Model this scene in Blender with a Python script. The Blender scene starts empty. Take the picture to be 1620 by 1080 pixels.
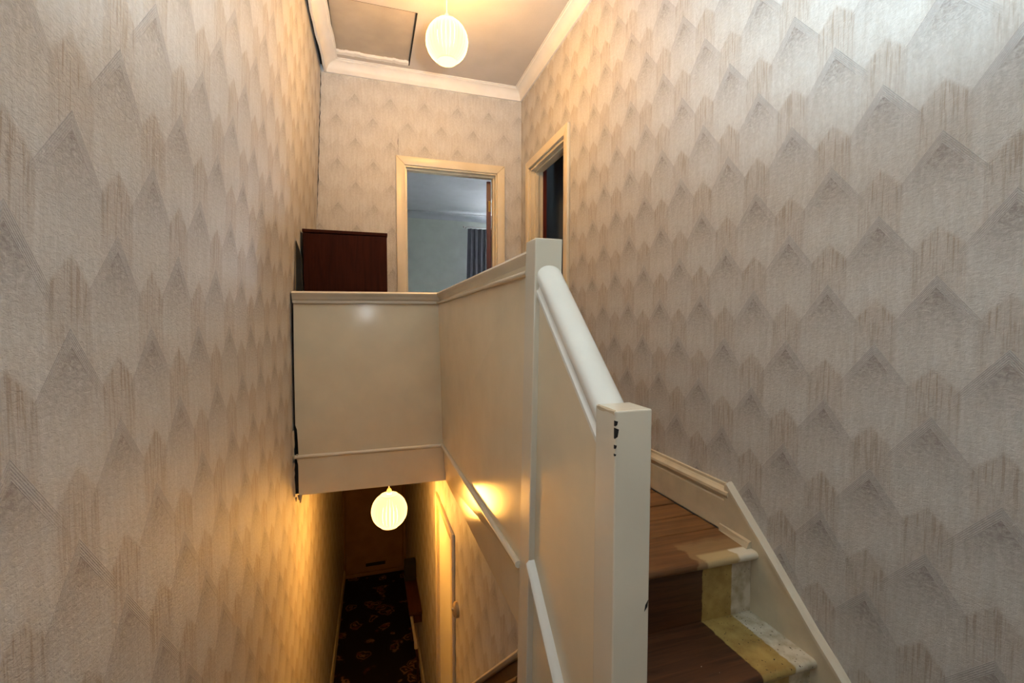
import bpy, bmesh, math, random
from mathutils import Vector, Matrix
random.seed(7)
C = bpy.context.scene.collection
H = 3.45                       # camera height above the hall floor (hall floor is z = 0)

# ------------------------------------------------------------------ camera
cam_d = bpy.data.cameras.new('camera'); cam = bpy.data.objects.new('camera', cam_d); C.objects.link(cam)
cam_d.sensor_width = 36.0; cam_d.lens = 16.0; cam_d.clip_start = 0.02
YAW = math.atan(226/720); PITCH = math.atan(32/720)
cam.location = (0, 0, H)
fw = Vector((math.sin(YAW)*math.cos(PITCH), math.cos(YAW)*math.cos(PITCH), -math.sin(PITCH)))
cam.rotation_euler = fw.to_track_quat('-Z', 'Y').to_euler()
bpy.context.scene.camera = cam

# ------------------------------------------------------------------ world, lights, exposure
sc = bpy.context.scene
sc.view_settings.view_transform = 'Standard'; sc.view_settings.look = 'None'
sc.view_settings.gamma = 1.0; sc.view_settings.exposure = 0.25; sc.view_settings.use_curve_mapping = False
w = bpy.data.worlds.new('world'); sc.world = w; w.use_nodes = True
w.node_tree.nodes['Background'].inputs[0].default_value = (0.92, 0.96, 1.0, 1)
w.node_tree.nodes['Background'].inputs[1].default_value = 120.0

def lamp(name, kind, loc, power, col, **kw):
    d = bpy.data.lights.new(name, kind); d.energy = power; d.color = col
    for k, v in kw.items(): setattr(d, k, v)
    o = bpy.data.objects.new(name, d); C.objects.link(o); o.location = loc
    return o
# the photographer's flash: head turned up at the ceiling, a little spilling straight ahead
FL = Vector((-0.03, -0.02, H+0.10))
fl = lamp('flash_bounce', 'SPOT', FL + Vector((0.30, -0.05, 0.06)), 455, (0.72, 0.91, 1.0), spot_size=math.radians(132), spot_blend=1.0, shadow_soft_size=0.05)
fl.rotation_euler = Vector((0.03, 0.36, 1.0)).to_track_quat('-Z', 'Y').to_euler()
lamp('flash_direct', 'POINT', FL, 3.2, (0.92, 0.97, 1.0), shadow_soft_size=0.05)
# daylight portal in the bedroom window
po = lamp('window_portal', 'AREA', (2.6, 8.36, H+0.85), 1, (1, 1, 1), shape='RECTANGLE', size=1.4, size_y=1.5)
po.data.cycles.is_portal = True
po.rotation_euler = (math.radians(-90), 0, 0)
WARM = (1.0, 0.50, 0.11)

# ------------------------------------------------------------------ node helpers
class NT:
    def __init__(s, name):
        s.m = bpy.data.materials.new(name); s.m.use_nodes = True
        s.t = s.m.node_tree; s.b = s.t.nodes['Principled BSDF']
    def n(s, typ, **kw):
        nd = s.t.nodes.new(typ)
        for k, v in kw.items(): setattr(nd, k, v)
        return nd
    def set(s, inp, v):
        if v is None: return
        if hasattr(v, 'is_output') or isinstance(v, bpy.types.NodeSocket): s.t.links.new(v, inp)
        else: inp.default_value = v
    def ma(s, op, a, b=None, c=None, clamp=False):
        nd = s.n('ShaderNodeMath', operation=op); nd.use_clamp = clamp
        for i, v in enumerate((a, b, c)): s.set(nd.inputs[i], v)
        return nd.outputs[0]
    def mr(s, v, a, b, c=0.0, d=1.0):
        nd = s.n('ShaderNodeMapRange'); nd.clamp = True
        for i, x in enumerate((v, a, b, c, d)): s.set(nd.inputs[i], x)
        return nd.outputs[0]
    def mix(s, f, a, b, blend='MIX'):
        nd = s.n('ShaderNodeMix', data_type='RGBA', blend_type=blend)
        s.set(nd.inputs[0], f)
        for i, v in ((6, a), (7, b)): s.set(nd.inputs[i], (v[0], v[1], v[2], 1) if isinstance(v, tuple) else v)
        return nd.outputs[2]
    def pos(s):
        g = s.n('ShaderNodeNewGeometry'); sp = s.n('ShaderNodeSeparateXYZ'); s.t.links.new(g.outputs['Position'], sp.inputs[0])
        return sp.outputs[0], sp.outputs[1], s.ma('SUBTRACT', sp.outputs[2], H), g.outputs['Position']
    def comb(s, x, y, z):
        c = s.n('ShaderNodeCombineXYZ')
        for i, v in enumerate((x, y, z)): s.set(c.inputs[i], v)
        return c.outputs[0]
    def noise(s, vec, scale, detail=2.0, rough=0.5, dist=0.0):
        nd = s.n('ShaderNodeTexNoise'); s.set(nd.inputs['Vector'], vec)
        nd.inputs['Scale'].default_value = scale; nd.inputs['Detail'].default_value = detail
        nd.inputs['Roughness'].default_value = rough; nd.inputs['Distortion'].default_value = dist
        return nd.outputs['Fac']
    def bump(s, h, strength, dist):
        nd = s.n('ShaderNodeBump'); nd.inputs['Strength'].default_value = strength; nd.inputs['Distance'].default_value = dist
        s.set(nd.inputs['Height'], h); s.t.links.new(nd.outputs[0], s.b.inputs['Normal'])
    def fin(s, col, rough, spec=0.5):
        s.set(s.b.inputs['Base Color'], (col[0], col[1], col[2], 1) if isinstance(col, tuple) else col)
        s.set(s.b.inputs['Roughness'], rough); s.b.inputs['Specular IOR Level'].default_value = spec
        return s.m

def wallpaper(name, axis, u0, z0, strength=1.0, si=1.0):
    """embossed art-deco scale paper: staggered chevron peaks with mottled fill and dripping pillars between"""
    t = NT(name); x, y, z, p = t.pos(); u = (x, y)[axis]
    PU, PV = 0.262, 0.328
    warp = t.noise(t.comb(u, z, 0.0), 9.0, 2)
    dark_f = dark_i = dark_d = None; relief = None
    streak_n = t.noise(t.comb(t.ma('MULTIPLY', u, 150.0), t.ma('MULTIPLY', z, 7.0), 0.0), 1.0, 2, 0.6)
    streak = t.mr(streak_n, 0.50, 0.60)
    mott = t.mr(t.noise(t.comb(u, t.ma('MULTIPLY', z, 1.6), 3.0), 85.0, 4, 0.65, 0.6), 0.36, 0.62)
    for k in (0, 1):
        uu, zz = u0 + k*PU/2, z0 + k*PV/2
        a = t.ma('ABSOLUTE', t.ma('WRAP', t.ma('SUBTRACT', u, uu), PU/2, -PU/2))
        d = t.ma('WRAP', t.ma('SUBTRACT', zz, z), PV, 0.0)
        tt = t.ma('SUBTRACT', d, t.ma('MULTIPLY', a, 1.22))
        under = t.ma('MULTIPLY', t.mr(tt, 0.0, 0.0015), t.mr(a, 0.1, 0.088))
        frame = t.ma('MULTIPLY', under, t.mr(tt, 0.0300, 0.0285))
        line = t.ma('MULTIPLY_ADD', t.ma('SINE', t.ma('MULTIPLY', tt, 2*math.pi/0.0056)), 0.5, 0.5)
        frame = t.ma('MULTIPLY', frame, t.mr(d, 0.055, 0.135, 1.0, 0.25))
        inner = t.ma('MULTIPLY', t.ma('MULTIPLY', t.ma('MULTIPLY', under, t.mr(a, 0.098, 0.060)), t.mr(tt, 0.0285, 0.031)), t.mr(d, 0.03, 0.175, 1.0, 0.0))
        innerm = t.ma('MULTIPLY', inner, t.ma('MULTIPLY_ADD', mott, 0.62, t.mr(d, 0.03, 0.11, 0.5, 0.22)))
        d2 = t.ma('WRAP', t.ma('SUBTRACT', zz + 0.118, z), PV, 0.0)
        t2 = t.ma('SUBTRACT', d2, t.ma('MULTIPLY', a, 0.95))
        drip = t.ma('MULTIPLY', t.ma('MULTIPLY', t.mr(a, 0.056, 0.050), t.mr(t2, 0.0, 0.012)), t.mr(d2, 0.06, 0.24, 1.0, 0.0))
        drip = t.ma('MULTIPLY', drip, t.ma('SUBTRACT', 1.0, t.ma('MULTIPLY', under, t.mr(d, 0.20, 0.19)), clamp=True))
        drips = t.ma('MULTIPLY', drip, t.ma('MULTIPLY_ADD', streak, 0.55, 0.35))
        fl_ = t.ma('MULTIPLY', frame, t.ma('MULTIPLY_ADD', line, 0.45, 0.55))
        dark_f = fl_ if dark_f is None else t.ma('MAXIMUM', dark_f, fl_)
        dark_i = innerm if dark_i is None else t.ma('MAXIMUM', dark_i, innerm)
        dark_d = drips if dark_d is None else t.ma('MAXIMUM', dark_d, drips)
    bg = t.noise(t.comb(t.ma('MULTIPLY', u, 60.0), t.ma('MULTIPLY', z, 9.0), 1.0), 1.0, 3, 0.6)
    col = t.mix(t.mr(bg, 0.3, 0.7), (0.485, 0.468, 0.448), (0.575, 0.562, 0.548))
    col = t.mix(t.ma('MULTIPLY', dark_d, 0.6*strength), col, (0.30, 0.225, 0.165))
    col = t.mix(t.ma('MULTIPLY', dark_i, min(1.0, 0.90*si)), col, (0.24, 0.215, 0.205))
    col = t.mix(t.ma('MULTIPLY', dark_f, 0.52*strength), col, (0.29, 0.27, 0.27))
    fleck = t.noise(t.comb(u, t.ma('MULTIPLY', z, 0.6), 7.0), 110.0, 4, 0.7, 0.4)
    col = t.mix(t.mr(fleck, 0.46, 0.66, 0.0, 0.22), col, (0.30, 0.27, 0.24)); col = t.mix(t.mr(fleck, 0.42, 0.30, 0.0, 0.35), col, (0.68, 0.66, 0.63))
    fine = t.noise(p, 420.0, 2)
    h = t.ma('ADD', t.ma('MULTIPLY', dark_f, 0.8), t.ma('ADD', t.ma('MULTIPLY', mott, 0.5), t.ma('ADD', t.ma('MULTIPLY', streak_n, 0.6), t.ma('MULTIPLY', fine, 0.4))))
    t.bump(h, 0.9, 0.0014)
    return t.fin(col, t.mr(bg, 0.3, 0.7, 0.46, 0.60), 0.4)

def paint(name, col, rough, var=0.06, orange_peel=0.05, spec=0.5, scale=6.0):
    t = NT(name); x, y, z, p = t.pos()
    n = t.noise(p, scale, 4)
    c = t.mix(t.mr(n, 0.3, 0.7), tuple(v*(1-var) for v in col), tuple(min(1, v*(1+var)) for v in col))
    t.bump(t.noise(p, 90.0, 2), orange_peel, 0.002)
    return t.fin(c, rough, spec)

def wood(name, dark, light, rough, axis=0, scale=1.0, knots=True):
    t = NT(name); x, y, z, p = t.pos()
    oi = t.n('ShaderNodeObjectInfo').outputs['Random']
    off = t.ma('MULTIPLY', oi, 37.0)
    k = [24.0*scale]*3; k[axis] = 1.6*scale
    v = t.comb(t.ma('MULTIPLY_ADD', x, k[0], off), t.ma('MULTIPLY', y, k[1]), t.ma('MULTIPLY', z, k[2]))
    n = t.noise(v, 1.6, 5, 0.6, 1.4); n2 = t.noise(v, 9.0, 2, 0.5, 0.5)
    f = t.ma('ADD', t.mr(n, 0.3, 0.7, 0.0, 0.8), t.ma('MULTIPLY', n2, 0.2))
    c = t.mix(f, dark, light)
    c = t.mix(t.ma('MULTIPLY', t.mr(oi, 0.0, 1.0), 0.25), c, tuple(v*0.6 for v in light))
    t.bump(n2, 0.2, 0.001)
    return t, c, t.fin(c, rough, 0.4)

M = {}
M['paper_r'] = wallpaper('wallpaper_right', 1, 0.713, 0.107, 1.2, 1.1)
M['paper_l'] = wallpaper('wallpaper_left', 1, 0.866, -0.01, 1.35, 1.1)
M['paper_f'] = wallpaper('wallpaper_far', 0, 0.05, 1.585, 0.42, 0.75)
M['cream'] = paint('cream_gloss', (0.75, 0.63, 0.445), 0.14, 0.05, 0.06)
M['cream_rail'] = paint('cream_rail_gloss', (0.68, 0.61, 0.49), 0.22, 0.04, 0.05)
M['white_rail'] = paint('white_gloss', (0.76, 0.72, 0.65), 0.24, 0.05, 0.06)
M['cornice'] = paint('cornice_white', (0.71, 0.68, 0.65), 0.6, 0.05, 0.1)
M['ceiling'] = paint('ceiling_white', (0.47, 0.43, 0.39), 0.8, 0.05, 0.25)
M['hatch'] = paint('hatch_board', (0.40, 0.34, 0.27), 0.75, 0.10, 0.3)
M['string'] = paint('aged_cream', (0.58, 0.50, 0.36), 0.35, 0.10, 0.1, scale=12)
M['architrave'] = paint('architrave_cream', (0.66, 0.56, 0.40), 0.3, 0.05, 0.05)
M['grey_wall'] = paint('bedroom_grey_wall', (0.56, 0.60, 0.55), 0.7, 0.05, 0.25)
M['grey_ceil'] = paint('bedroom_ceiling', (0.50, 0.53, 0.57), 0.8, 0.04, 0.3)
M['void'] = paint('shade_fill_black', (0.012, 0.010, 0.008), 0.95)
M['crack'] = paint('crack_black', (0.010, 0.008, 0.007), 0.95)
M['torn'] = paint('torn_plaster', (0.50, 0.40, 0.27), 0.8, 0.2)
M['curtain'] = paint('grey_curtain', (0.115, 0.115, 0.135), 0.9, 0.12)
M['metal'] = paint('dull_metal', (0.45, 0.43, 0.40), 0.35)
M['brass'] = paint('brass', (0.55, 0.36, 0.10), 0.3); M['brass'].node_tree.nodes['Principled BSDF'].inputs['Metallic'].default_value = 1
M['dark_wood'] = wood('dark_cabinet_wood', (0.020, 0.0040, 0.0018), (0.050, 0.0105, 0.0045), 0.55, 2)[2]; M['dark_wood'].node_tree.nodes['Principled BSDF'].inputs['Specular IOR Level'].default_value = 0.06
M['mahogany'] = wood('mahogany_door', (0.060, 0.010, 0.007), (0.12, 0.024, 0.014), 0.35, 2)[2]
M['brown_rail'] = wood('brown_handrail', (0.10, 0.045, 0.018), (0.22, 0.11, 0.045), 0.3, 1)[2]
M['front_door'] = paint('front_door_brown', (0.24, 0.14, 0.065), 0.6, 0.12, 0.05, 0.2)
M['bench_wood'] = wood('bench_wood', (0.030, 0.010, 0.006), (0.075, 0.026, 0.012), 0.4, 1)[2]
M['plank'] = wood('pine_floorboard', (0.075, 0.028, 0.009), (0.27, 0.125, 0.042), 0.5, 0)[2]
M['switch'] = paint('switch_plastic', (0.40, 0.28, 0.14), 0.4)
M['bracket'] = paint('bracket_cream', (0.55, 0.46, 0.30), 0.4)
M['door_white'] = paint('pale_door_gloss', (0.86, 0.82, 0.70), 0.3, 0.03)
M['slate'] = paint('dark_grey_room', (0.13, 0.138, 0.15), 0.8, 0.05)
M['sub'] = paint('subfloor', (0.012, 0.008, 0.006), 0.9)
M['cord'] = paint('flex_white', (0.75, 0.68, 0.55), 0.5)

def tread_mat():
    t, c, m = wood('stair_wood', (0.022, 0.009, 0.005), (0.12, 0.046, 0.018), 0.5, 0)
    x, y, z, p = t.pos()
    n = t.noise(p, 40.0, 3); xx = t.ma('MULTIPLY_ADD', t.ma('SUBTRACT', n, 0.5), 0.012, x)
    wear = t.noise(p, 22.0, 4)
    och = t.mix(t.mr(wear, 0.35, 0.65), (0.30, 0.19, 0.055), (0.42, 0.30, 0.10))
    whi = t.mix(t.mr(wear, 0.32, 0.60), (0.36, 0.30, 0.19), (0.60, 0.55, 0.45))
    specks = t.mr(t.noise(p, 130.0, 1), 0.70, 0.73)
    och = t.mix(specks, och, (0.05, 0.03, 0.02)); whi = t.mix(specks, whi, (0.05, 0.035, 0.02))
    f1 = t.mr(xx, 1.028, 1.032); f2 = t.mr(xx, 1.146, 1.150)
    wsp = t.mr(t.noise(p, 60.0, 1), 0.785, 0.80)
    c = t.mix(wsp, c, (0.5, 0.48, 0.42))
    c = t.mix(f1, c, och); c = t.mix(f2, c, whi)
    return t.fin(c, 0.42, 0.4)
M['tread'] = tread_mat()
def nosing_mat():
    t, c, m = wood('landing_nosing_board', (0.07, 0.026, 0.009), (0.24, 0.105, 0.036), 0.5, 0)
    x, y, z, p = t.pos()
    n = t.noise(p, 26.0, 3); e = t.ma('MULTIPLY_ADD', t.ma('SUBTRACT', n, 0.5), 0.06, x)
    front = t.mr(y, 1.222, 1.212)
    pale = t.ma('MULTIPLY', t.mr(e, 0.99, 1.0), t.mr(t.ma('MULTIPLY_ADD', n, 0.05, y), 1.34, 1.30))
    c = t.mix(t.ma('MULTIPLY', pale, 0.55), c, (0.34, 0.23, 0.11))
    c = t.mix(t.ma('MULTIPLY', t.mr(e, 1.02, 1.03), front), c, (0.44, 0.33, 0.17))
    c = t.mix(t.ma('MULTIPLY', t.mr(e, 1.145, 1.155), front), c, (0.66, 0.61, 0.50))
    return t.fin(c, 0.42, 0.4)
M['nosing'] = nosing_mat()
def carpet_mat():
    t = NT('floral_carpet'); x, y, z, p = t.pos()
    v = t.n('ShaderNodeTexVoronoi', feature='F1'); wv = t.n('ShaderNodeVectorMath', operation='MULTIPLY_ADD'); nz = t.n('ShaderNodeTexNoise'); t.set(nz.inputs['Vector'], p); nz.inputs['Scale'].default_value = 7.0; t.set(wv.inputs[0], nz.outputs['Color']); wv.inputs[1].default_value = (.25, .25, .25); t.set(wv.inputs[2], p)
    t.set(v.inputs['Vector'], wv.outputs[0]); v.inputs['Scale'].default_value = 4.6
    d = v.outputs['Distance']
    pet = t.ma('SINE', t.ma('MULTIPLY_ADD', d, 34.0, t.ma('MULTIPLY', t.noise(p, 9.0, 3), 7.0)))
    n = t.noise(p, 16.0, 4)
    c = t.mix(t.mr(pet, -0.2, 0.8), (0.022, 0.011, 0.007), (0.17, 0.090, 0.038))
    c = t.mix(t.mr(n, 0.52, 0.62), c, (0.10, 0.032, 0.02))
    c = t.mix(t.mr(d, 0.30, 0.42), c, (0.013, 0.008, 0.006))
    t.bump(t.noise(p, 300.0, 1), 0.4, 0.003)
    return t.fin(c, 0.95, 0.1)
M['carpet'] = carpet_mat()
def plain_carpet():
    t = NT('landing_carpet'); x, y, z, p = t.pos()
    return t.fin(t.mix(t.noise(p, 60.0, 2), (0.10, 0.08, 0.07), (0.16, 0.13, 0.11)), 0.95, 0.1)
M['bcarpet'] = plain_carpet()
def glow(name, col, st, base=(0.8, 0.7, 0.45)):
    t = NT(name); t.fin(base, 0.5)
    t.b.inputs['Emission Color'].default_value = (*col, 1); t.b.inputs['Emission Strength'].default_value = st
    return t.m
M['slat'] = glow('lamp_slat_glow', (1.0, 0.86, 0.46), 0.62, (0.009, 0.008, 0.005))
M['diffuser'] = glow('lamp_diffuser_glow', (1.0, 0.90, 0.62), 6.0)
def glass_mat():
    t = NT('window_glass'); t.b.inputs['Transmission Weight'].default_value = 1; t.b.inputs['IOR'].default_value = 1.02
    return t.fin((1, 1, 1), 0.0)
M['glass'] = glass_mat()

# ------------------------------------------------------------------ mesh helpers (z is given relative to the camera height)
class MB:
    def __init__(s): s.bm = bmesh.new()
    def hexa(s, pts):     # 8 points: bottom 4 (ccw), top 4
        v = [s.bm.verts.new(p) for p in pts]
        for f in ((3,2,1,0),(4,5,6,7),(0,1,5,4),(1,2,6,5),(2,3,7,6),(3,0,4,7)): s.bm.faces.new([v[i] for i in f])
        return s
    def box(s, x0, x1, y0, y1, z0, z1):
        return s.hexa([(x0,y0,z0),(x1,y0,z0),(x1,y1,z0),(x0,y1,z0),(x0,y0,z1),(x1,y0,z1),(x1,y1,z1),(x0,y1,z1)])
    def sweep(s, rings, caps=True, closed=True):
        R = [[s.bm.verts.new(p) for p in r] for r in rings]
        n = len(R[0])
        for i in range(len(R)-1):
            for j in range(n if closed else n-1):
                k = (j+1) % n
                s.bm.faces.new((R[i][j], R[i][k], R[i+1][k], R[i+1][j]))
        if caps and closed:
            s.bm.faces.new(R[0][::-1]); s.bm.faces.new(R[-1])
        return s
    def prism(s, poly, a, b, axis):   # poly in the two other axes (in xyz order), extruded along axis a..b
        def pt(q, t):
            q = list(q); q.insert(axis, t); return tuple(q)
        return s.sweep([[pt(q, a) for q in poly], [pt(q, b) for q in poly]])
    def lathe(s, prof, c, n=24):
        rings = []
        for r, z in prof: rings.append([(c[0]+r*math.cos(2*math.pi*i/n), c[1]+r*math.sin(2*math.pi*i/n), c[2]+z) for i in range(n)])
        return s.sweep(rings)
    def tube(s, pts, r, n=8):
        pts = [Vector(p) for p in pts]; rings = []
        for i, p in enumerate(pts):
            d = (pts[min(i+1, len(pts)-1)]-pts[max(i-1, 0)]).normalized()
            a = Vector((0,0,1)) if abs(d.z) < .9 else Vector((1,0,0))
            u = d.cross(a).normalized(); v = d.cross(u)
            rr = r[i] if isinstance(r, (list, tuple)) else r
            rings.append([tuple(p+u*rr*math.cos(2*math.pi*j/n)+v*rr*math.sin(2*math.pi*j/n)) for j in range(n)])
        return s.sweep(rings)
    def bevel(s, w, seg=2):
        bmesh.ops.bevel(s.bm, geom=[e for e in s.bm.edges], offset=w, segments=seg, profile=0.5, affect='EDGES', clamp_overlap=True)
        return s
    def build(s, name, mat, parent=None, smooth=False, shift=True):
        bmesh.ops.recalc_face_normals(s.bm, faces=s.bm.faces)
        off = Vector((0, 0, H)) if shift else Vector()
        if parent is not None:
            q = parent
            while q is not None: off -= q.location; q = q.parent
        for v in s.bm.verts: v.co += off
        me = bpy.data.meshes.new(name); s.bm.to_mesh(me); s.bm.free()
        for p in me.polygons: p.use_smooth = smooth
        me.materials.append(mat if not isinstance(mat, str) else M[mat])
        o = bpy.data.objects.new(name, me); C.objects.link(o)
        if parent is not None: o.parent = parent
        if smooth:
            try: me.set_sharp_from_angle(angle=math.radians(40))
            except Exception: pass
        return o
def tag(o, label=None, cat=None, group=None, kind=None):
    if label: o['label'] = label
    if cat: o['category'] = cat
    if group: o['group'] = group
    if kind: o['kind'] = kind
    return o
def struct(o, label): return tag(o, label, kind='structure')
def empty(name, loc):
    o = bpy.data.objects.new(name, None); C.objects.link(o); o.location = (loc[0], loc[1], loc[2]+H)
    o.empty_display_size = 0.1
    return o

# ------------------------------------------------------------------ key dimensions (z relative to camera)
LAND = -0.77; CEIL = 1.93; HALLF = -3.45; HALF = -1.415; HALLC = -0.965
XR = 1.25; YF = 3.72; YP = 2.74; YB = -0.75
def XL(y, z): return -0.447 + 0.0135*y + 0.042*max(0.0, z)

# ------------------------------------------------------------------ the setting
# left wall, leaning in slightly above eye level
ys = [YB, 0, 1, 2, 2.74, 3.2, 3.8, 5, 6.55]; zs = [HALLF-.1, -2, -.77, 0, .5, 1, 1.5, 2.05]
mb = MB(); V = {}
for i, y in enumerate(ys):
    for j, z in enumerate(zs):
        V[i, j] = mb.bm.verts.new((XL(y, z), y, z)); V[i, j, 1] = mb.bm.verts.new((XL(y, z)-.2, y, z))
for i in range(len(ys)-1):
    for j in range(len(zs)-1):
        mb.bm.faces.new((V[i,j], V[i+1,j], V[i+1,j+1], V[i,j+1])); mb.bm.faces.new((V[i,j,1], V[i,j+1,1], V[i+1,j+1,1], V[i+1,j,1]))
nI, nJ = len(ys)-1, len(zs)-1
for i in range(nI):
    for j in (0, nJ): mb.bm.faces.new((V[i,j], V[i+1,j], V[i+1,j,1], V[i,j,1]))
for j in range(nJ):
    for i in (0, nI): mb.bm.faces.new((V[i,j], V[i,j+1], V[i,j+1,1], V[i,j,1]))
wl = struct(mb.build('wall_left', 'paper_l'), 'patterned wallpaper wall on the left of the stairwell, cracked at its far corner')

# right wall with the doorway of the dark room
RD0, RD1, RDT = 2.793, 3.490, 1.215
mb = MB()
mb.box(XR, XR+.09, YB, RD0, HALLF-.1, 2.05); mb.box(XR, XR+.09, RD0, 6.5, HALLF-.1, LAND-.3); mb.box(XR, XR+.09, RD1, YF+.1, LAND-.3, 2.05); mb.box(XR, XR+.09, RD0, RD1, RDT, 2.05)
struct(mb.build('wall_right', 'paper_r'), 'grey patterned wallpaper wall on the right, above the stairs')
# far wall with the bedroom doorway
BD0, BD1, BDT = 0.270, 1.045, 1.236
mb = MB()
mb.box(-.52, BD0, YF, YF+.11, LAND-.2, 2.05); mb.box(BD1, XR+.09, YF, YF+.11, LAND-.2, 2.05); mb.box(BD0, BD1, YF, YF+.11, BDT, 2.05)
wf = struct(mb.build('wall_far', 'paper_f'), 'wallpapered end wall of the landing around the bedroom doorway')
# back wall behind the camera
struct(MB().box(-.7, XR+.09, YB-.1, YB, HALLF-.1, 2.05).build('wall_back', 'paper_f'), 'wall at the back of the half landing')

# ceiling with the hatch opening
HX0, HX1, HY0, HY1 = -0.222, 0.318, 2.985, 3.605
mb = MB()
mb.box(-.7, XR+.1, YB-.1, HY0, CEIL, CEIL+.12); mb.box(-.7, XR+.1, HY1, YF+.12, CEIL, CEIL+.12)
mb.box(-.7, HX0, HY0, HY1, CEIL, CEIL+.12); mb.box(HX1, XR+.1, HY0, HY1, CEIL, CEIL+.12)
struct(mb.build('ceiling', 'ceiling'), 'off-white textured ceiling over the stairs and landing')
# cove cornices
def cove(d, h, n=7):
    pr = [(0, 0), (0, -h)]
    pr.append((0.012, -h))
    for i in range(n+1):
        a = math.pi/2*i/n
        pr.append((0.014+(d-.026)*(1-math.cos(a)), -h+.008+(h-.022)*math.sin(a)))
    pr += [(d-.008, -.008), (d, -.008), (d, 0)]
    return pr
pr = cove(.075, .085)
mb = MB(); mb.sweep([[(XR-a, YB, CEIL+b) for a, b in pr], [(XR-a, YF-a, CEIL+b) for a, b in pr]])
struct(mb.build('trim_1', 'cornice', smooth=True), 'white cove cornice along the right wall')
mb = MB(); xl = XL(YF, 1.85)+.012
mb.sweep([[(xl+a*1.3, YF-a, CEIL+b) for a, b in pr], [(XR-a, YF-a, CEIL+b) for a, b in pr]])
struct(mb.build('trim_2', 'cornice', smooth=True), 'white cove cornice along the end wall, chipped under the hatch')
mb = MB(); ring = []
for i in range(40):
    y = YB + (YF-YB)*i/39
    g = 0.015 + (0.006*random.random() if y > 2.6 else 0) + (0.010 if y > 3.3 else 0)
    e = 1 if i == 39 else 0
    ring.append([(XL(y, 1.85)+g+a*1.3, y-(a*e), CEIL+b) for a, b in pr])
mb.sweep(ring)
struct(mb.build('trim_3', 'cornice', smooth=True), 'white cove cornice pulled away from the left wall by a black crack')
# black boxes filling the slot above the crack, its shade put in as colour
mb = MB()
for i in range(12):
    y0 = 1.5+(YF-1.5)*i/12; y1 = 1.5+(YF-1.5)*(i+1)/12
    mb.box(XL(y0, 1.88)-.02, XL(y0, 1.88)+.02, y0, y1, CEIL-.03, CEIL-.002)
struct(mb.build('crack', 'crack'), None); bpy.data.objects['crack'].parent = bpy.data.objects['trim_3']  # object 'crack': black boxes standing in for the slot's shade
for k in ('kind',): del bpy.data.objects['crack'][k]

# jagged crack lines on paper (gaps in the wall, dark)
def crack_line(name, pts, wd, parent, nrm):
    """thin jagged sliver lying on the wall; pts are (x,y,z); widened sideways in the wall plane"""
    mb = MB(); n = Vector(nrm); L = []
    for i, p in enumerate(pts):
        p = Vector(p); d = (Vector(pts[min(i+1, len(pts)-1)])-Vector(pts[max(0, i-1)])).normalized()
        s = d.cross(n).normalized(); ww = wd*(0.25+random.random()) * (0.2 if i in (0, len(pts)-1) else 1)
        L.append([tuple(p-s*ww/2), tuple(p+s*ww/2), tuple(p+s*ww/2+n*.0012), tuple(p-s*ww/2+n*.0012)])
    mb.sweep(L)
    return mb.build(name, 'crack', parent)
pts = [(XL(YF, z)+.004+random.uniform(-.002, .003), YF-.001, z) for z in [1.845-.03*i for i in range(37)]]
crack_line('crack', pts, .005, wf, (0, -1, 0))
crack_line('crack', [(.235+random.uniform(-.003, .003), YF-.001, 1.30+.022*i) for i in range(9)], .0028, wf, (0, -1, 0))

# loft hatch
hr = empty('loft_hatch', ((HX0+HX1)/2, (HY0+HY1)/2, CEIL))
MB().box(HX0+.012, HX1-.008, HY0+.006, HY1-.03, CEIL+.018, CEIL+.034).bevel(.002, 1).build('panel', 'hatch', hr)
mb = MB(); n = 26
for i in range(n):                      # chipped plaster lip on the far edge
    x0 = HX0+(HX1-HX0)*i/n; x1 = HX0+(HX1-HX0)*(i+1)/n
    mb.box(x0, x1, HY1-.030-random.uniform(0, .012), HY1, CEIL-.001+random.uniform(0, .004), CEIL+.03)
o = mb.build('plaster_lip', 'cornice', hr); o['label'] = 'chipped white plaster edge'
for (a, b, c, d) in ((HX0, HX0+.012, HY0, HY1), (HX1-.008, HX1, HY0, HY1), (HX0, HX1, HY0-.0, HY0+.006)):
    MB().box(a, b, c, d, CEIL+.002, CEIL+.05).build('frame_strip', 'void', hr)
MB().box(HX0, HX1, HY0, HY1, CEIL+.04, CEIL+.06).build('backing', 'void', hr)
tag(hr, 'brown loft hatch panel set in the ceiling beside the globe lamp', 'hatch')

# landing floor of boards
floor = struct(MB().box(.47, XR, 1.22, YP, LAND-.16, LAND-.022).box(-.42, XR, YP, YF, LAND-.19, LAND-.022).build('floor', 'sub'), 'bare pine floorboards of the upper landing')
mb = MB()
prof = [(1.36, LAND-.022), (1.36, LAND), (1.185, LAND)] + [(1.178-.013*math.sin(a)+0.004, LAND-.0135+.0135*math.cos(a)) for a in [math.pi*i/8 for i in range(1, 8)]] + [(1.19, LAND-.027), (1.22, LAND-.027)]
mb.prism(prof, .505, 1.228, 0); mb.build('plank', 'nosing', floor, smooth=True)
y = 1.367; i = 0
while y < YF-.02:
    wdt = (.125, .118, .13, .122)[i % 4]
    x0 = .47 if y+wdt < YP+.06 else -.36
    MB().box(x0, 1.232, y, min(y+wdt-.008, YF-.003), LAND-.022, LAND+random.uniform(-.003, .0015)).bevel(.002, 1).build('plank', 'plank', floor)
    y += wdt; i += 1
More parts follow.
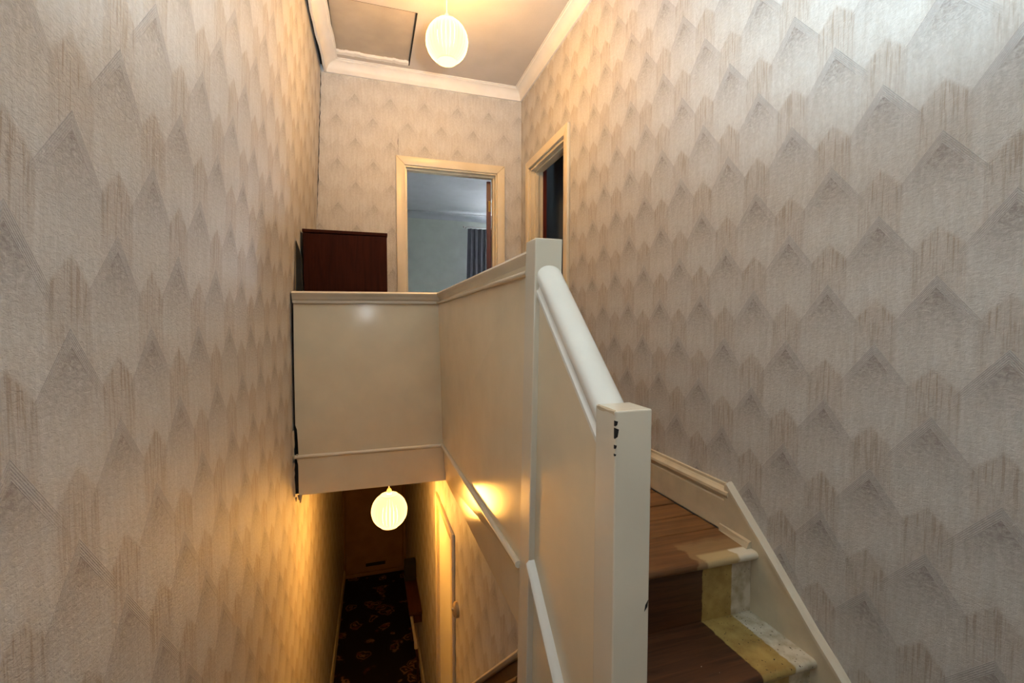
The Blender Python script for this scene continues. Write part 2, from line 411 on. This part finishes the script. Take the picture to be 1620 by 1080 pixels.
# half landing and hall floors, hall ceiling
struct(MB().box(-.47, XR, YB, .60, HALF-.2, HALF).box(.47, XR, .60, .80, HALF-.2, HALF).build('floor', 'bcarpet'), 'carpeted half landing floor at the turn of the stairs')
struct(MB().box(-.7, XR+.09, YB-.1, 6.6, HALLF-.1, HALLF).build('floor', 'carpet'), 'dark floral carpet of the ground floor hall')
struct(MB().box(-.40, .445, YP+.03, 6.5, HALLC, HALLC+.012).build('ceiling', 'ceiling'), 'hall ceiling under the landing')
# hall right wall (also the spandrel wall under the landing edge) with a doorway
HX = .448; D0, D1, DT = 2.565, 3.16, -1.262
mb = MB()
mb.box(HX, HX+.045, .55, 1.3, HALLF, HALLC-.12); mb.box(HX, HX+.09, 1.3, D0, HALLF, HALLC+.06); mb.box(HX, HX+.09, D1, 6.5, HALLF, HALLC+.01); mb.box(HX, HX+.09, D0, D1, DT, HALLC+.01)
struct(mb.build('wall_hall', 'paper_l'), 'wallpapered right wall of the hall below the landing')
mb = MB(); mb.box(-.6, XR+.09, 6.40, 6.5, HALLF, LAND-.1)
struct(mb.build('wall_front', 'front_door'), 'front wall of the hall around the front door')
# hall skirtings
mb = MB(); mb.sweep([[(XL(y, -3)+a, y, HALLF+b) for a, b in ((0,0),(.016,0),(.016,.10),(.006,.125),(0,.125))] for y in (2.6, 4.5, 6.4)])
struct(mb.build('baseboard_left', 'string'), 'cream skirting along the left hall wall')
mb = MB()
mb.sweep([[(HX-a, y, HALLF+b) for a, b in ((0,0),(.016,0),(.016,.10),(.006,.125),(0,.125))] for y in (D1+.07, 6.4)])
struct(mb.build('baseboard_hall', 'string'), 'cream skirting along the right hall wall')

# landing skirting right
def skirt(h):
    return [(0, 0), (.020, 0), (.020, h-.062), (.015, h-.058), (.015, h-.050), (.022, h-.046), (.027, h-.036), (.026, h-.026), (.018, h-.018), (.012, h-.010), (.012, h), (0, h)]
sk = skirt(.176)
mb = MB(); mb.sweep([[(XR-a, y, LAND+b+(.005 if b == 0 else 0)) for a, b in sk] for y in (1.309, 2.72)])
struct(mb.build('baseboard_right', 'string'), 'moulded cream skirting on the landing')

# ------------------------------------------------------------------ doors
def architrave(root, plane, wall, face, a0, a1, top, zb, wdt=.066, t=.022, mat='architrave'):
    """plane 'x': wall plane x = wall seen from smaller x; plane 'y': seen from smaller y. three mitred boards"""
    s0, s1 = wall-t, wall
    def put(poly):
        mb = MB(); rings = []
        def P(a, z, d): return (d, a, z) if plane == 'x' else (a, d, z)
        mb.sweep([[P(a, z, s0) for a, z in poly], [P(a, z, s1) for a, z in poly]]).bevel(.004, 2).build('architrave', mat, root, smooth=True)
    put([(a0-wdt, zb), (a0, zb), (a0, top), (a0-wdt, top+wdt)])
    put([(a1, zb), (a1+wdt, zb), (a1+wdt, top+wdt), (a1, top)])
    put([(a0-wdt, top+wdt), (a0, top), (a1, top), (a1+wdt, top+wdt)])
# bedroom door
d1 = empty('door_1', ((BD0+BD1)/2, YF, LAND)); struct(d1, 'cream framed bedroom doorway with mahogany door swung inwards')
architrave(d1, 'y', YF, 0, BD0+.012, BD1-.012, BDT-.012, LAND)
MB().box(BD0, BD0+.022, YF-.004, YF+.13, LAND, BDT-.02).build('lining', 'architrave', d1)
MB().box(BD1-.022, BD1, YF-.004, YF+.13, LAND, BDT-.02).build('lining', 'architrave', d1)
MB().box(BD0, BD1, YF-.004, YF+.13, BDT-.022, BDT).build('lining', 'architrave', d1)
for b in ((BD0+.022, BD0+.034, LAND, BDT-.03), (BD1-.034, BD1-.022, LAND, BDT-.03), (BD0+.022, BD1-.022, BDT-.034, BDT-.022)):
    MB().box(b[0], b[1], YF+.04, YF+.075, b[2], b[3]).build('stop', 'architrave', d1)
hx, hy = BD1-.030, YF+.118; a = math.radians(14)
du = Vector((math.sin(a), math.cos(a), 0)); dn = Vector((-math.cos(a), math.sin(a), 0))*.038
q = [Vector((hx, hy, 0)), Vector((hx, hy, 0))+du*.72, Vector((hx, hy, 0))+du*.72+dn, Vector((hx, hy, 0))+dn]
q.reverse()
leaf = MB().hexa([(v.x, v.y, LAND+.01) for v in q]+[(v.x, v.y, BDT-.038) for v in q]).bevel(.002, 1).build('leaf', 'mahogany', d1)
for zz in (.985, -.45):
    MB().box(hx-.022, hx-.002, hy-.004, hy+.004, zz-.045, zz+.045).build('hinge', 'brass', leaf)
# dark room door on the right wall
d2 = empty('door_2', (XR, (RD0+RD1)/2, LAND)); struct(d2, 'cream framed doorway in the right wall to a dark room')
architrave(d2, 'x', XR, 0, RD0, RD1, RDT, LAND, .062)
for b in ((RD0, RD0+.02, LAND, RDT), (RD1-.02, RD1, LAND, RDT)):
    MB().box(XR-.003, XR+.10, b[0], b[1], b[2], b[3]).build('lining', 'architrave', d2)
MB().box(XR-.003, XR+.10, RD0, RD1, RDT-.02, RDT).build('lining', 'architrave', d2)
for b in ((RD0+.02, RD0+.032, LAND, RDT-.02), (RD1-.032, RD1-.02, LAND, RDT-.02)):
    MB().box(XR+.03, XR+.06, b[0], b[1], b[2], b[3]).build('stop', 'architrave', d2)
MB().box(XR+.03, XR+.06, RD0+.02, RD1-.02, RDT-.032, RDT-.02).build('stop', 'architrave', d2)
o = MB().box(XR+.100, XR+.128, RD1-.030, RD1, LAND, RDT).build('lining', 'mahogany', d2); o['label'] = 'red-brown unpainted inner edge of the frame'
l2 = MB().box(XR+.102, XR+.76, RD0+.024, RD0+.062, LAND+.01, RDT-.025).bevel(.002, 1).build('leaf', 'mahogany', d2)
# hall doorway
d3 = empty('door_3', (HX, (D0+D1)/2, HALLF)); struct(d3, 'cream door in the right hall wall below the stairs')
architrave(d3, 'x', HX, 0, D0, D1, DT, HALLF, .05, .018)
MB().box(HX-.002, HX+.09, D0, D0+.018, HALLF, DT).build('lining', 'architrave', d3)
MB().box(HX-.002, HX+.09, D1-.018, D1, HALLF, DT).build('lining', 'architrave', d3)
MB().box(HX-.002, HX+.09, D0, D1, DT-.018, DT).build('lining', 'architrave', d3)
lf = MB().box(HX+.003, HX+.039, D0+.02, D1-.02, HALLF+.005, DT-.02).bevel(.002, 1).build('leaf', 'door_white', d3)
# front door
d4 = empty('door_4', (.03, 6.4, HALLF)); struct(d4, 'brown front door with a low letter slot at the end of the hall')
MB().box(-.335, .405, 6.352, 6.392, HALLF+.05, -1.45).bevel(.003, 1).build('leaf', 'front_door', d4)
MB().box(-.37, .43, 6.34, 6.40, HALLF, HALLF+.045).bevel(.004, 1).build('threshold', 'front_door', d4)
for b in ((-.375, -.34), (.41, .445)):
    MB().box(b[0], b[1], 6.34, 6.40, HALLF+.045, -1.41).bevel(.003, 1).build('frame', 'front_door', d4)
MB().box(-.375, .445, 6.34, 6.40, -1.41, -1.36).bevel(.003, 1).build('frame', 'front_door', d4)
sl = MB().box(-.10, .185, 6.344, 6.352, HALLF+.11, HALLF+.19).bevel(.003, 1).build('letter_plate', 'front_door', d4)
o = MB().box(-.085, .17, 6.340, 6.3445, HALLF+.128, HALLF+.172).build('letter_flap', 'void', d4); o['label'] = 'dark letter slot'

# ------------------------------------------------------------------ bedroom beyond the far doorway
BX0, BX1, BYF = -.9, 3.7, 8.25
struct(MB().box(BX0, BX1, YF+.11, BYF+.2, LAND-.2, LAND-.005).build('floor', 'bcarpet'), 'carpet of the bedroom through the far doorway')
struct(MB().box(BX0-.1, BX1+.1, YF+.11, BYF+.2, CEIL, CEIL+.1).build('ceiling', 'grey_ceil'), 'grey-blue textured bedroom ceiling')
WX0, WX1, WZ0, WZ1 = 1.86, 3.30, .05, 1.58
mb = MB()
mb.box(BX0, WX0, BYF, BYF+.12, LAND, CEIL); mb.box(WX1, BX1, BYF, BYF+.12, LAND, CEIL); mb.box(WX0, WX1, BYF, BYF+.12, LAND, WZ0); mb.box(WX0, WX1, BYF, BYF+.12, WZ1, CEIL)
struct(mb.build('wall_bedroom', 'grey_wall'), 'pale grey bedroom window wall seen through the doorway')
struct(MB().box(BX0-.1, BX0, YF+.11, BYF+.12, LAND, CEIL).build('wall_bedroom_left', 'grey_wall'), 'left wall of the bedroom')
struct(MB().box(BX1, BX1+.1, YF+.11, BYF+.12, LAND, CEIL).build('wall_bedroom_right', 'grey_wall'), 'right wall of the bedroom')
struct(MB().box(BX0, -.5, YF, YF+.11, LAND, CEIL).box(XR+.09, BX1, YF, YF+.11, LAND, CEIL).build('wall_bedroom_near', 'grey_wall'), 'near wall of the bedroom')
mb = MB(); pb = cove(.10, .115)
mb.sweep([[(BX0, BYF-a, CEIL+b) for a, b in pb], [(BX1, BYF-a, CEIL+b) for a, b in pb]])
struct(mb.build('trim_4', 'grey_ceil', smooth=True), 'pale cornice of the bedroom')
w1 = empty('window_1', ((WX0+WX1)/2, BYF+.06, WZ0)); struct(w1, 'white bedroom window behind the grey curtain')
for b in ((WX0, WX0+.05, WZ0, WZ1), (WX1-.05, WX1, WZ0, WZ1), (WX0, WX1, WZ0, WZ0+.05), (WX0, WX1, WZ1-.05, WZ1), ((WX0+WX1)/2-.03, (WX0+WX1)/2+.03, WZ0, WZ1)):
    MB().box(b[0], b[1], BYF+.03, BYF+.08, b[2], b[3]).bevel(.004, 1).build('window_frame', 'cornice', w1)
for b in ((WX0+.05, (WX0+WX1)/2-.03), ((WX0+WX1)/2+.03, WX1-.05)):
    MB().box(b[0], b[1], BYF+.053, BYF+.057, WZ0+.05, WZ1-.05).build('pane', 'glass', w1)
MB().box(WX0-.05, WX1+.05, BYF-.06, BYF+.03, WZ0-.03, WZ0).bevel(.006, 2).build('window_sill', 'cornice', w1)
def curtain(x0, x1, ztop, zbot, yc, folds, flare):
    mb = MB(); rings = []; n = folds*10
    for j in range(9):
        v = j/8; z = ztop+(zbot-ztop)*v; f = []; bk = []
        for i in range(n+1):
            u = i/n; ph = u*folds*2*math.pi
            xx = x0 - flare*v*(1-u) + (x1-x0+flare*v*(1-u)*0)*u
            am = .016+.022*v
            yy = yc + am*math.sin(ph+.5*math.sin(3*v+u*9)) + .006*math.sin(ph*2.3+v*4)
            f.append((xx, yy, z)); bk.append((xx, yy+.004, z))
        rings.append(f+bk[::-1])
    mb.sweep(rings); return mb
cu = curtain(1.715, 2.32, 1.665, LAND+.02, 8.12, 7, .06).build('curtain', 'curtain', smooth=True)
tag(cu, 'dark grey pleated curtain hanging in the bedroom beyond the far doorway', 'curtain')
rodr = empty('curtain_rod', (2.5, 8.12, 1.68))
MB().tube([(1.66, 8.12, 1.69), (3.5, 8.12, 1.69)], .010, 10).build('pole', 'metal', rodr, smooth=True)
MB().lathe([(.001, -.02), (.014, -.012), (.019, 0), (.014, .012), (.001, .02)], (1.645, 8.12, 1.69), 12).build('finial', 'metal', rodr, smooth=True)
MB().box(1.69, 1.705, 8.12, BYF, 1.682, 1.698).build('bracket', 'metal', rodr)
tag(rodr, 'thin metal curtain rod above the grey bedroom curtain', 'curtain rod')
# dark room beyond the right doorway
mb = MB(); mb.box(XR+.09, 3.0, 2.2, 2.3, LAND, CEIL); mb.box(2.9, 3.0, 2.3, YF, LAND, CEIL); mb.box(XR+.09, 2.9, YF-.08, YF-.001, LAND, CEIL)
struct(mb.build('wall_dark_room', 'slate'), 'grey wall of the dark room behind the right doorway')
struct(MB().box(XR+.09, 3.0, 2.2, YF, LAND-.1, LAND-.003).build('floor', 'bcarpet'), 'floor of the dark room behind the right doorway')
struct(MB().box(XR+.09, 3.0, 2.2, YF, CEIL, CEIL+.1).build('ceiling', 'grey_ceil'), 'ceiling of the dark room behind the right doorway')

# ------------------------------------------------------------------ upper staircase
GO, RI = .224, .2150
st = empty('staircase', (.86, 1.0, HALF))
tag(st, 'short bare wooden upper stair flight with ochre and white painted edges', 'staircase')
def nose_profile(yn, z, back):
    r = .0135
    return [(back, z-.027), (back, z), (yn+r, z)] + [(yn+r-r*math.sin(a), z-r+r*math.cos(a)) for a in [math.pi*i/8 for i in range(1, 8)]] + [(yn+r, z-.027)]
for k in (1, 2):
    yn = 1.178-GO*k; z = LAND-RI*k
    MB().prism(nose_profile(yn, z, yn+GO+.045), .500, 1.228, 0).build('tread', 'tread', st, smooth=True)
for k in (0, 1, 2):
    yn = 1.178-GO*k; z = LAND-RI*k
    MB().box(.500, 1.228, yn+.022, yn+.040, z-RI, z-.027).build('riser', 'tread', st)
# wall string with bevelled cap
zt = lambda yy: -.594-.925*(1.309-yy)
sp = [(1.330, HALF), (1.330, -.594), (1.309, -.594), (.46, zt(.46)), (.46, HALF)]
MB().prism(sp, 1.228, XR-.0005, 0).bevel(.0015, 1).build('wall_string', 'string', st)
mb = MB(); cp = []
for yy in (1.312, 1.1, .965, .90, .70, .46):
    j = .004*math.sin(yy*31)
    cp.append([(1.221, yy-.004, zt(yy)-.012+j), (1.221, yy, zt(yy)+.004+j), (1.236, yy+.003, zt(yy)+.010+j), (XR-.0005, yy+.003, zt(yy)+.010+j), (XR-.0005, yy-.004, zt(yy)-.012+j)])
mb.sweep(cp); mb.build('string_cap', 'cream_rail', st)
MB().hexa([(1.208, 1.20, LAND), (1.228, 1.20, LAND), (1.228, 1.345, LAND), (1.222, 1.345, LAND),
           (1.216, 1.20, LAND+.020), (1.228, 1.20, LAND+.024), (1.228, 1.345, LAND+.026), (1.224, 1.345, LAND+.024)]).build('fillet', 'string', st)

# ------------------------------------------------------------------ lower staircase down to the hall
sl_ = empty('staircase', (0, 1.5, HALLF))
tag(sl_, 'carpeted lower stair flight going down to the hall', 'staircase')
g2, r2 = .205, (HALF-HALLF)/10
for k in range(1, 10):
    yn = .60+g2*(k-1); z = HALF-r2*k
    MB().prism(nose_profile(yn+g2+.0, z, yn)[0:3] + [(yn+g2+.02, z), (yn+g2+.02, z-.027)], -.408, .396, 0).build('tread', 'carpet', sl_)
    MB().box(-.408, .396, yn-.001, yn+.016, z, z+r2-.0).build('riser', 'carpet', sl_)
MB().box(-.408, .396, .60+g2*9-.001, .60+g2*9+.016, HALLF, HALLF+r2).build('riser', 'carpet', sl_)

# wall handrail of the lower flight
wh = empty('wall_handrail', (.43, 1.6, -1.3)); tag(wh, 'brown wooden wall handrail of the lower flight, beside the newel foot', 'handrail')
zl = lambda yy: -1.085-.945*(yy-1.37)
MB().sweep([[(HX, yy, zl(yy)), (HX-.012, yy, zl(yy)-.006), (HX-.012, yy, zl(yy)-.15), (HX, yy, zl(yy)-.156)] for yy in (1.235, 2.35)]).build('backboard', 'brown_rail', wh)
for dz, r in ((.0, .014), (-.085, .016)):
    MB().sweep([[(HX-.012-r*1.2+r*1.2*math.cos(a), yy, zl(yy)-.016+dz+r*math.sin(a)) for a in [math.pi*2*i/10 for i in range(10)]] for yy in (1.235, 2.35)]).build('moulding', 'brown_rail' if dz else 'architrave', wh, smooth=True)

# ------------------------------------------------------------------ balustrade
bl = empty('balustrade', (.46, 1.18, LAND))
tag(bl, 'cream painted boxed-in balustrade with two square newel posts around the stairwell', 'balustrade')
def newel(x0, x1, y0, y1, zb, zt_, lean, name, mat, lab):
    sh = lambda z: lean*(z-zt_)
    P = lambda z: [(x0+sh(z), y0, z), (x1+sh(z), y0, z), (x1+sh(z), y1, z), (x0+sh(z), y1, z)]
    o = MB().hexa(P(zb)+P(zt_)).bevel(.0028, 2).build(name, mat, bl); o['label'] = lab
    return o
nA = newel(.425, .503, 1.145, 1.223, -1.55, .222, .0205, 'newel_post', 'cream_rail', 'taller square newel post at the head of the stairs')
nB = newel(.424, .501, .724, .800, HALF-.25, -.163, .004, 'newel_post', 'cream_rail', 'shorter square newel post at the foot, paint chipped')
# chipped paint on the near newel
for (z, hh, wd) in ((-.185, .010, .006), (-.203, .020, .008), (-.228, .007, .004), (-.243, .004, .003)):
    MB().hexa([(.4225, .7228, z-hh/2), (.4225+wd*.7, .7228, z-hh/3), (.4225+wd*.7, .727, z-hh/3), (.4225, .727, z-hh/2), (.4225, .7228, z+hh/2), (.4225+wd, .7228, z+hh/3), (.4225+wd, .727, z+hh/3), (.4225, .727, z+hh/2)]).build('paint_chip', 'crack', nB)
MB().hexa([(.4895, .7232, -.548), (.4955, .7232, -.540), (.4955, .73, -.540), (.4895, .73, -.548), (.4915, .7232, -.536), (.4975, .7232, -.527), (.4975, .73, -.527), (.4915, .73, -.536)]).build('paint_chip', 'crack', nB)
mb = MB(); mb.sweep([[(.4232, yy, -.1645+random.uniform(-.0015, .001)), (.4232, yy, -.1685-random.uniform(0, .003)), (.4262, yy, -.1685), (.4262, yy, -.1618)] for yy in [.728+.008*i for i in range(9)]])
mb.build('paint_chip', 'torn', nB)
# far panel, with crack at the left wall
mb = MB()
gl = lambda z: XL(YP, z) + (.012 if z > -.60 else .020)
lv = [(-.955, .026), (-.90, .024), (-.80, .023), (-.76, .016), (-.74, .026), (-.66, .024), (-.60, .021), (-.575, .013), (-.50, .013), (-.3, .013), (.12, .011)]
rings = []
for z, g in lv:
    xr = .395+(.4165-.395)*(.12-z)/.87+.02
    rings.append([(XL(YP, z)+g, YP, z), (xr, YP, z), (xr, YP+.02, z), (XL(YP, z)+g, YP+.02, z)])
mb.sweep(rings); pf = mb.build('panel', 'cream', bl)
pf['label'] = 'wide cream panel across the end of the stairwell'
# black filler added behind the crack, standing in for the cavity's shade
MB().box(XL(YP, -.9)-.004, XL(YP, 0)+.10, YP+.05, YP+.07, -.955, .12).build('gap_filler', 'void', bl)
# torn plaster slivers beside the crack
for (z0, z1, w0) in ((-.745, -.60, .012), (-.97, -.78, .010)):
    mb = MB(); rings = []; n = 9
    for i in range(n+1):
        z = z0+(z1-z0)*i/n; ww = w0*(.5+random.random()*.7)
        rings.append([(XL(YP, z)-.001, YP-.016, z), (XL(YP, z)+ww*.7, YP-.012, z), (XL(YP, z)+ww*.7, YP-.006, z), (XL(YP, z)-.001, YP-.004, z)])
    mb.sweep(rings); mb.build('torn_edge', 'torn', bl)
for (x, z, s) in ((.012, -.985, .012), (.026, -.975, .014), (.034, -.985, .022), (.006, -.752, .012), (.022, -.742, .008)):
    MB().hexa([(XL(YP, z)+x-.002, YP-.02, z-s), (XL(YP, z)+x+.002, YP-.02, z-s), (XL(YP, z)+x+.002, YP-.014, z-s), (XL(YP, z)+x-.002, YP-.014, z-s),
               (XL(YP, z)+x-s*.5, YP-.02, z+s), (XL(YP, z)+x+s*.5, YP-.02, z+s), (XL(YP, z)+x+s*.5, YP-.012, z+s), (XL(YP, z)+x-s*.5, YP-.012, z+s)]).build('torn_edge', 'torn', bl)
# fascia below the bead and its bead
fx0 = XL(YP, -.9)+.025
MB().box(fx0, .440, YP-.014, YP, -.967, -.752).bevel(.002, 1).build('fascia', 'cream', bl)
def bead(path, r, name='bead', mat='cream_rail'):
    return MB().tube(path, r, 10).build(name, mat, bl, smooth=True)
bead([(XL(YP, -.75)+.010, YP-.012, -.750), (.2, YP-.012, -.7505), (.4165, YP-.012, -.751)], .011)
# side panel of the landing (twisted a little), fascia and bead
def slab(A, B, Cc, D, th, name, mat):     # A near-bottom, B far-bottom, Cc far-top, D near-top; thickness to +x
    f = lambda p: (p[0]+th, p[1], p[2])
    return MB().hexa([A, f(A), f(B), B, D, f(D), f(Cc), Cc]).build(name, mat, bl)
slab((.4075, 1.215, -.72), (.4175, YP+.01, -.76), (.397, YP+.01, .12), (.4325, 1.215, .16), .03, 'panel', 'cream')
slab((.4045, 1.215, -.885), (.432, YP-.006, -.966), (.4145, YP-.006, -.752), (.4035, 1.215, -.70), .04, 'fascia', 'cream')
bead([(.402, 1.218, -.700), (.4135, YP-.012, -.750)], .011)
# capping rails with moulded edge
def rail_prof():   # (outwards, up) measured from the rail's inner edge line, top = 0
    return [(.0, -.010), (.004, -.003), (.012, 0), (.085, 0), (.093, -.004), (.097, -.012), (.093, -.022), (.08, -.026), (.078, -.058), (.030, -.060), (.030, -.050), (.022, -.046), (.018, -.040), (.014, -.028), (.006, -.022)]
rp = rail_prof()
mb = MB()
a0 = (.380, YP-.048, .170)
mb.sweep([[(XL(YP, .16)+.006, a0[1]+o, .163+u) for o, u in rp], [(a0[0]+o, a0[1]+o, a0[2]+u) for o, u in rp]])
mb.build('capping_rail', 'cream_rail', bl, smooth=True)
mb = MB()
mb.sweep([[(a0[0]+o, a0[1]+o, a0[2]+u) for o, u in rp], [(.4235+o*.80, 1.215, .200+u*1.0) for o, u in rp]])
mb.build('capping_rail', 'cream_rail', bl, smooth=True)
bead([(XL(YP, .1)+.012, YP-.009, .103), (.391, YP-.009, .108)], .008)
bead([(.391, YP-.009, .108), (.428, 1.218, .136)], .008)
# flight panel between the newels, its string bead and the sloping handrail
zr = lambda yy: .150-.922*(1.145-yy)
MB().hexa([(.414, .79, -1.66), (.45, .79, -1.66), (.45, 1.15, -1.66), (.405, 1.15, -1.66), (.4375, .79, zr(.79)-.05), (.468, .79, zr(.79)-.05), (.468, 1.15, zr(1.15)-.05), (.4375, 1.15, zr(1.15)-.05)]).build('panel', 'cream', bl)
zb = lambda yy: -.665-.955*(1.145-yy)
MB().sweep([[(.412+.02, yy, zb(yy)+.014), (.408, yy, zb(yy)+.012), (.400, yy, zb(yy)+.004), (.400, yy, zb(yy)-.006), (.408, yy, zb(yy)-.014), (.432, yy, zb(yy)-.014)] for yy in (.79, 1.146)]).build('bead', 'white_rail', bl, smooth=True)
hp = []     # rounded handrail, wide top, small bead under its left side
for i in range(13):
    a = math.pi*i/12; hp.append((.466+.036*math.cos(a), -.028+.028*math.sin(a)))
hp += [(.431, -.045), (.436, -.056), (.4335, -.064), (.428, -.068), (.4275, -.078), (.434, -.084), (.440, -.086), (.49, -.086), (.50, -.06)]
MB().sweep([[(x, yy, zr(yy)+u) for x, u in hp] for yy in (.797, 1.147)]).build('handrail', 'white_rail', bl, smooth=True)

# ------------------------------------------------------------------ pendant lamps
def pendant(c, ztop, label, power, col):
    r = empty('pendant_lamp', c); R = .115
    cz = c[2]
    a0, a1 = math.radians(27), math.radians(180-27)
    NS = 30; mb = MB(); rings = []
    for i in range(15):                       # one slat: a gore of the globe
        th = a0+(a1-a0)*i/14; rr = R*math.sin(th); zz = R*1.03*math.cos(th)
        hw = math.pi/NS*(.985 - .10*math.exp(-((i-7)/2.6)**2))
        ring = [((rr+dr)*math.cos(ph), (rr+dr)*math.sin(ph), zz) for ph, dr in ((-hw, -.0015), (0, 0.0012), (hw, -.0015), (hw, -.0027), (0, -.0002), (-hw, -.0027))]
        rings.append([(x+c[0], y+c[1], z+cz) for x, y, z in ring])
    mb.sweep(rings); s0 = mb.build('shade_slat', 'slat', r, smooth=True)
    for k in range(1, NS):
        s = s0.copy(); C.objects.link(s); s.parent = r; s.rotation_euler = (0, 0, 2*math.pi*k/NS)
    ro, zo = R*math.sin(a0), R*1.03*math.cos(a0)
    for sg in (1, -1):
        MB().lathe([(ro-.004, sg*zo-.003), (ro+.003, sg*zo-.003), (ro+.003, sg*zo+.003), (ro-.004, sg*zo+.003)], c, 30).build('shade_ring', 'slat', r, smooth=True)
    MB().lathe([(.001, -.098), (.046, -.097), (.05, -.09), (.056, 0), (.05, .09), (.046, .097), (.001, .098)], c, 24).build('diffuser', 'diffuser', r, smooth=True)
    MB().lathe([(.004, .10), (.016, .10), (.016, .135), (.008, .150), (.004, .150)], c, 16).build('lamp_holder', 'cord', r, smooth=True)
    MB().tube([(c[0], c[1], cz+.145), (c[0], c[1], ztop-.02)], .0032, 8).build('flex', 'cord', r, smooth=True)
    MB().lathe([(.002, -.045), (.012, -.042), (.036, -.02), (.042, -.004), (.042, 0), (.002, 0)], (c[0], c[1], ztop), 20).build('ceiling_rose', 'cord', r, smooth=True)
    d = bpy.data.lights.new('bulb', 'POINT'); d.energy = power; d.color = col; d.shadow_soft_size = .122; d.use_soft_falloff = False
    b = bpy.data.objects.new('bulb', d); C.objects.link(b); b.parent = r
    tag(r, label, 'lamp', 'globe pendant lamps')
    return r
pendant((.1675*2.57, 2.57, .599*2.57), CEIL, 'lit globe pendant lamp hanging from the landing ceiling beside the hatch', 30, WARM)
pendant((.0365*3.08, 3.08, -.4075*3.08), HALLC, 'lit globe pendant lamp hanging down in the ground floor hall', 22, (1.0, 0.44, 0.075))

# ------------------------------------------------------------------ dark cabinet on the landing
cb = empty('cabinet', (-.13, 3.2, LAND)); tag(cb, 'dark brown wooden cabinet standing on the landing behind the far rail', 'cabinet')
cx0, cx1, cy0, cy1, cz1 = -.374, .118, 2.985, 3.44, .552
MB().box(cx0+.004, cx1-.004, cy0+.004, cy1, LAND+.06, cz1-.022).bevel(.002, 1).build('body', 'dark_wood', cb)
MB().box(cx0, cx1, cy0, cy1, cz1-.020, cz1).bevel(.003, 2).build('top', 'dark_wood', cb)
MB().box(cx0+.02, cx1-.02, cy0+.02, cy1-.01, LAND+.002, LAND+.06).build('plinth', 'dark_wood', cb)

# ------------------------------------------------------------------ hall things
sw = empty('light_switch', (HX, 2.425, -1.59)); tag(sw, 'small round light switch on the hall wall beside the cream door', 'switch')
def disc_x(x0, x1, y, z, r, name, mat, par):
    MB().sweep([[(x, y+rr*math.cos(2*math.pi*i/16), z+rr*math.sin(2*math.pi*i/16)) for i in range(16)] for x, rr in ((x0, r), (x0-(x0-x1)*.6, r), (x1, r*.75))]).build(name, mat, par, smooth=True)
disc_x(HX, HX-.026, 2.425, -1.59, .042, 'body', 'switch', sw); disc_x(HX-.026, HX-.036, 2.425, -1.585, .010, 'toggle', 'bracket', sw)

tb = empty('telephone_bench', (.39, 4.5, HALLF)); tag(tb, 'narrow dark wooden hall bench with pale legs against the right wall', 'bench')
MB().box(.325, HX-.002, 4.26, 4.95, -2.775, -2.745).bevel(.005, 2).build('seat', 'bench_wood', tb, smooth=True)
MB().box(.37, HX-.004, 4.28, 4.93, -2.86, -2.775).build('apron', 'bench_wood', tb)
for yy in (4.30, 4.88):
    MB().tube([(.345, yy, -2.775), (.365, yy, -2.93), (.385, yy, -3.06), (.39, yy, -3.12)], [.017, .013, .016, .02], 10).build('bracket_leg', 'bracket', tb, smooth=True)
    MB().tube([(.39, yy, -3.12), (.405, yy, -3.25), (.40, yy, HALLF)], [.012, .011, .014], 8).build('leg', 'bench_wood', tb, smooth=True)
mb = MB(); pp = [(4.80, -2.745)] + [(4.875-.075*math.cos(a), -2.60+.06*math.sin(a)) for a in [math.pi*i/8 for i in range(9)]] + [(4.95, -2.745)]
mb.prism(pp, .325, .442, 0).bevel(.012, 2).build('end_panel', 'void', tb, smooth=True)

by = 2.815  # dark strip added in place of the shadow wedge beside the cabinet
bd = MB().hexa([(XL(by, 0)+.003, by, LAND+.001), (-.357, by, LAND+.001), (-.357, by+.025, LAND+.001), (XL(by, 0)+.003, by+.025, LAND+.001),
                (XL(by, .5)+.003, by, .455), (-.357, by, .365), (-.357, by+.025, .365), (XL(by, .5)+.003, by+.025, .455)]).bevel(.002, 1).build('shade_strip', 'void')
tag(bd, 'added dark strip standing in for the shadow between the cabinet and the left wall', 'shade_strip')
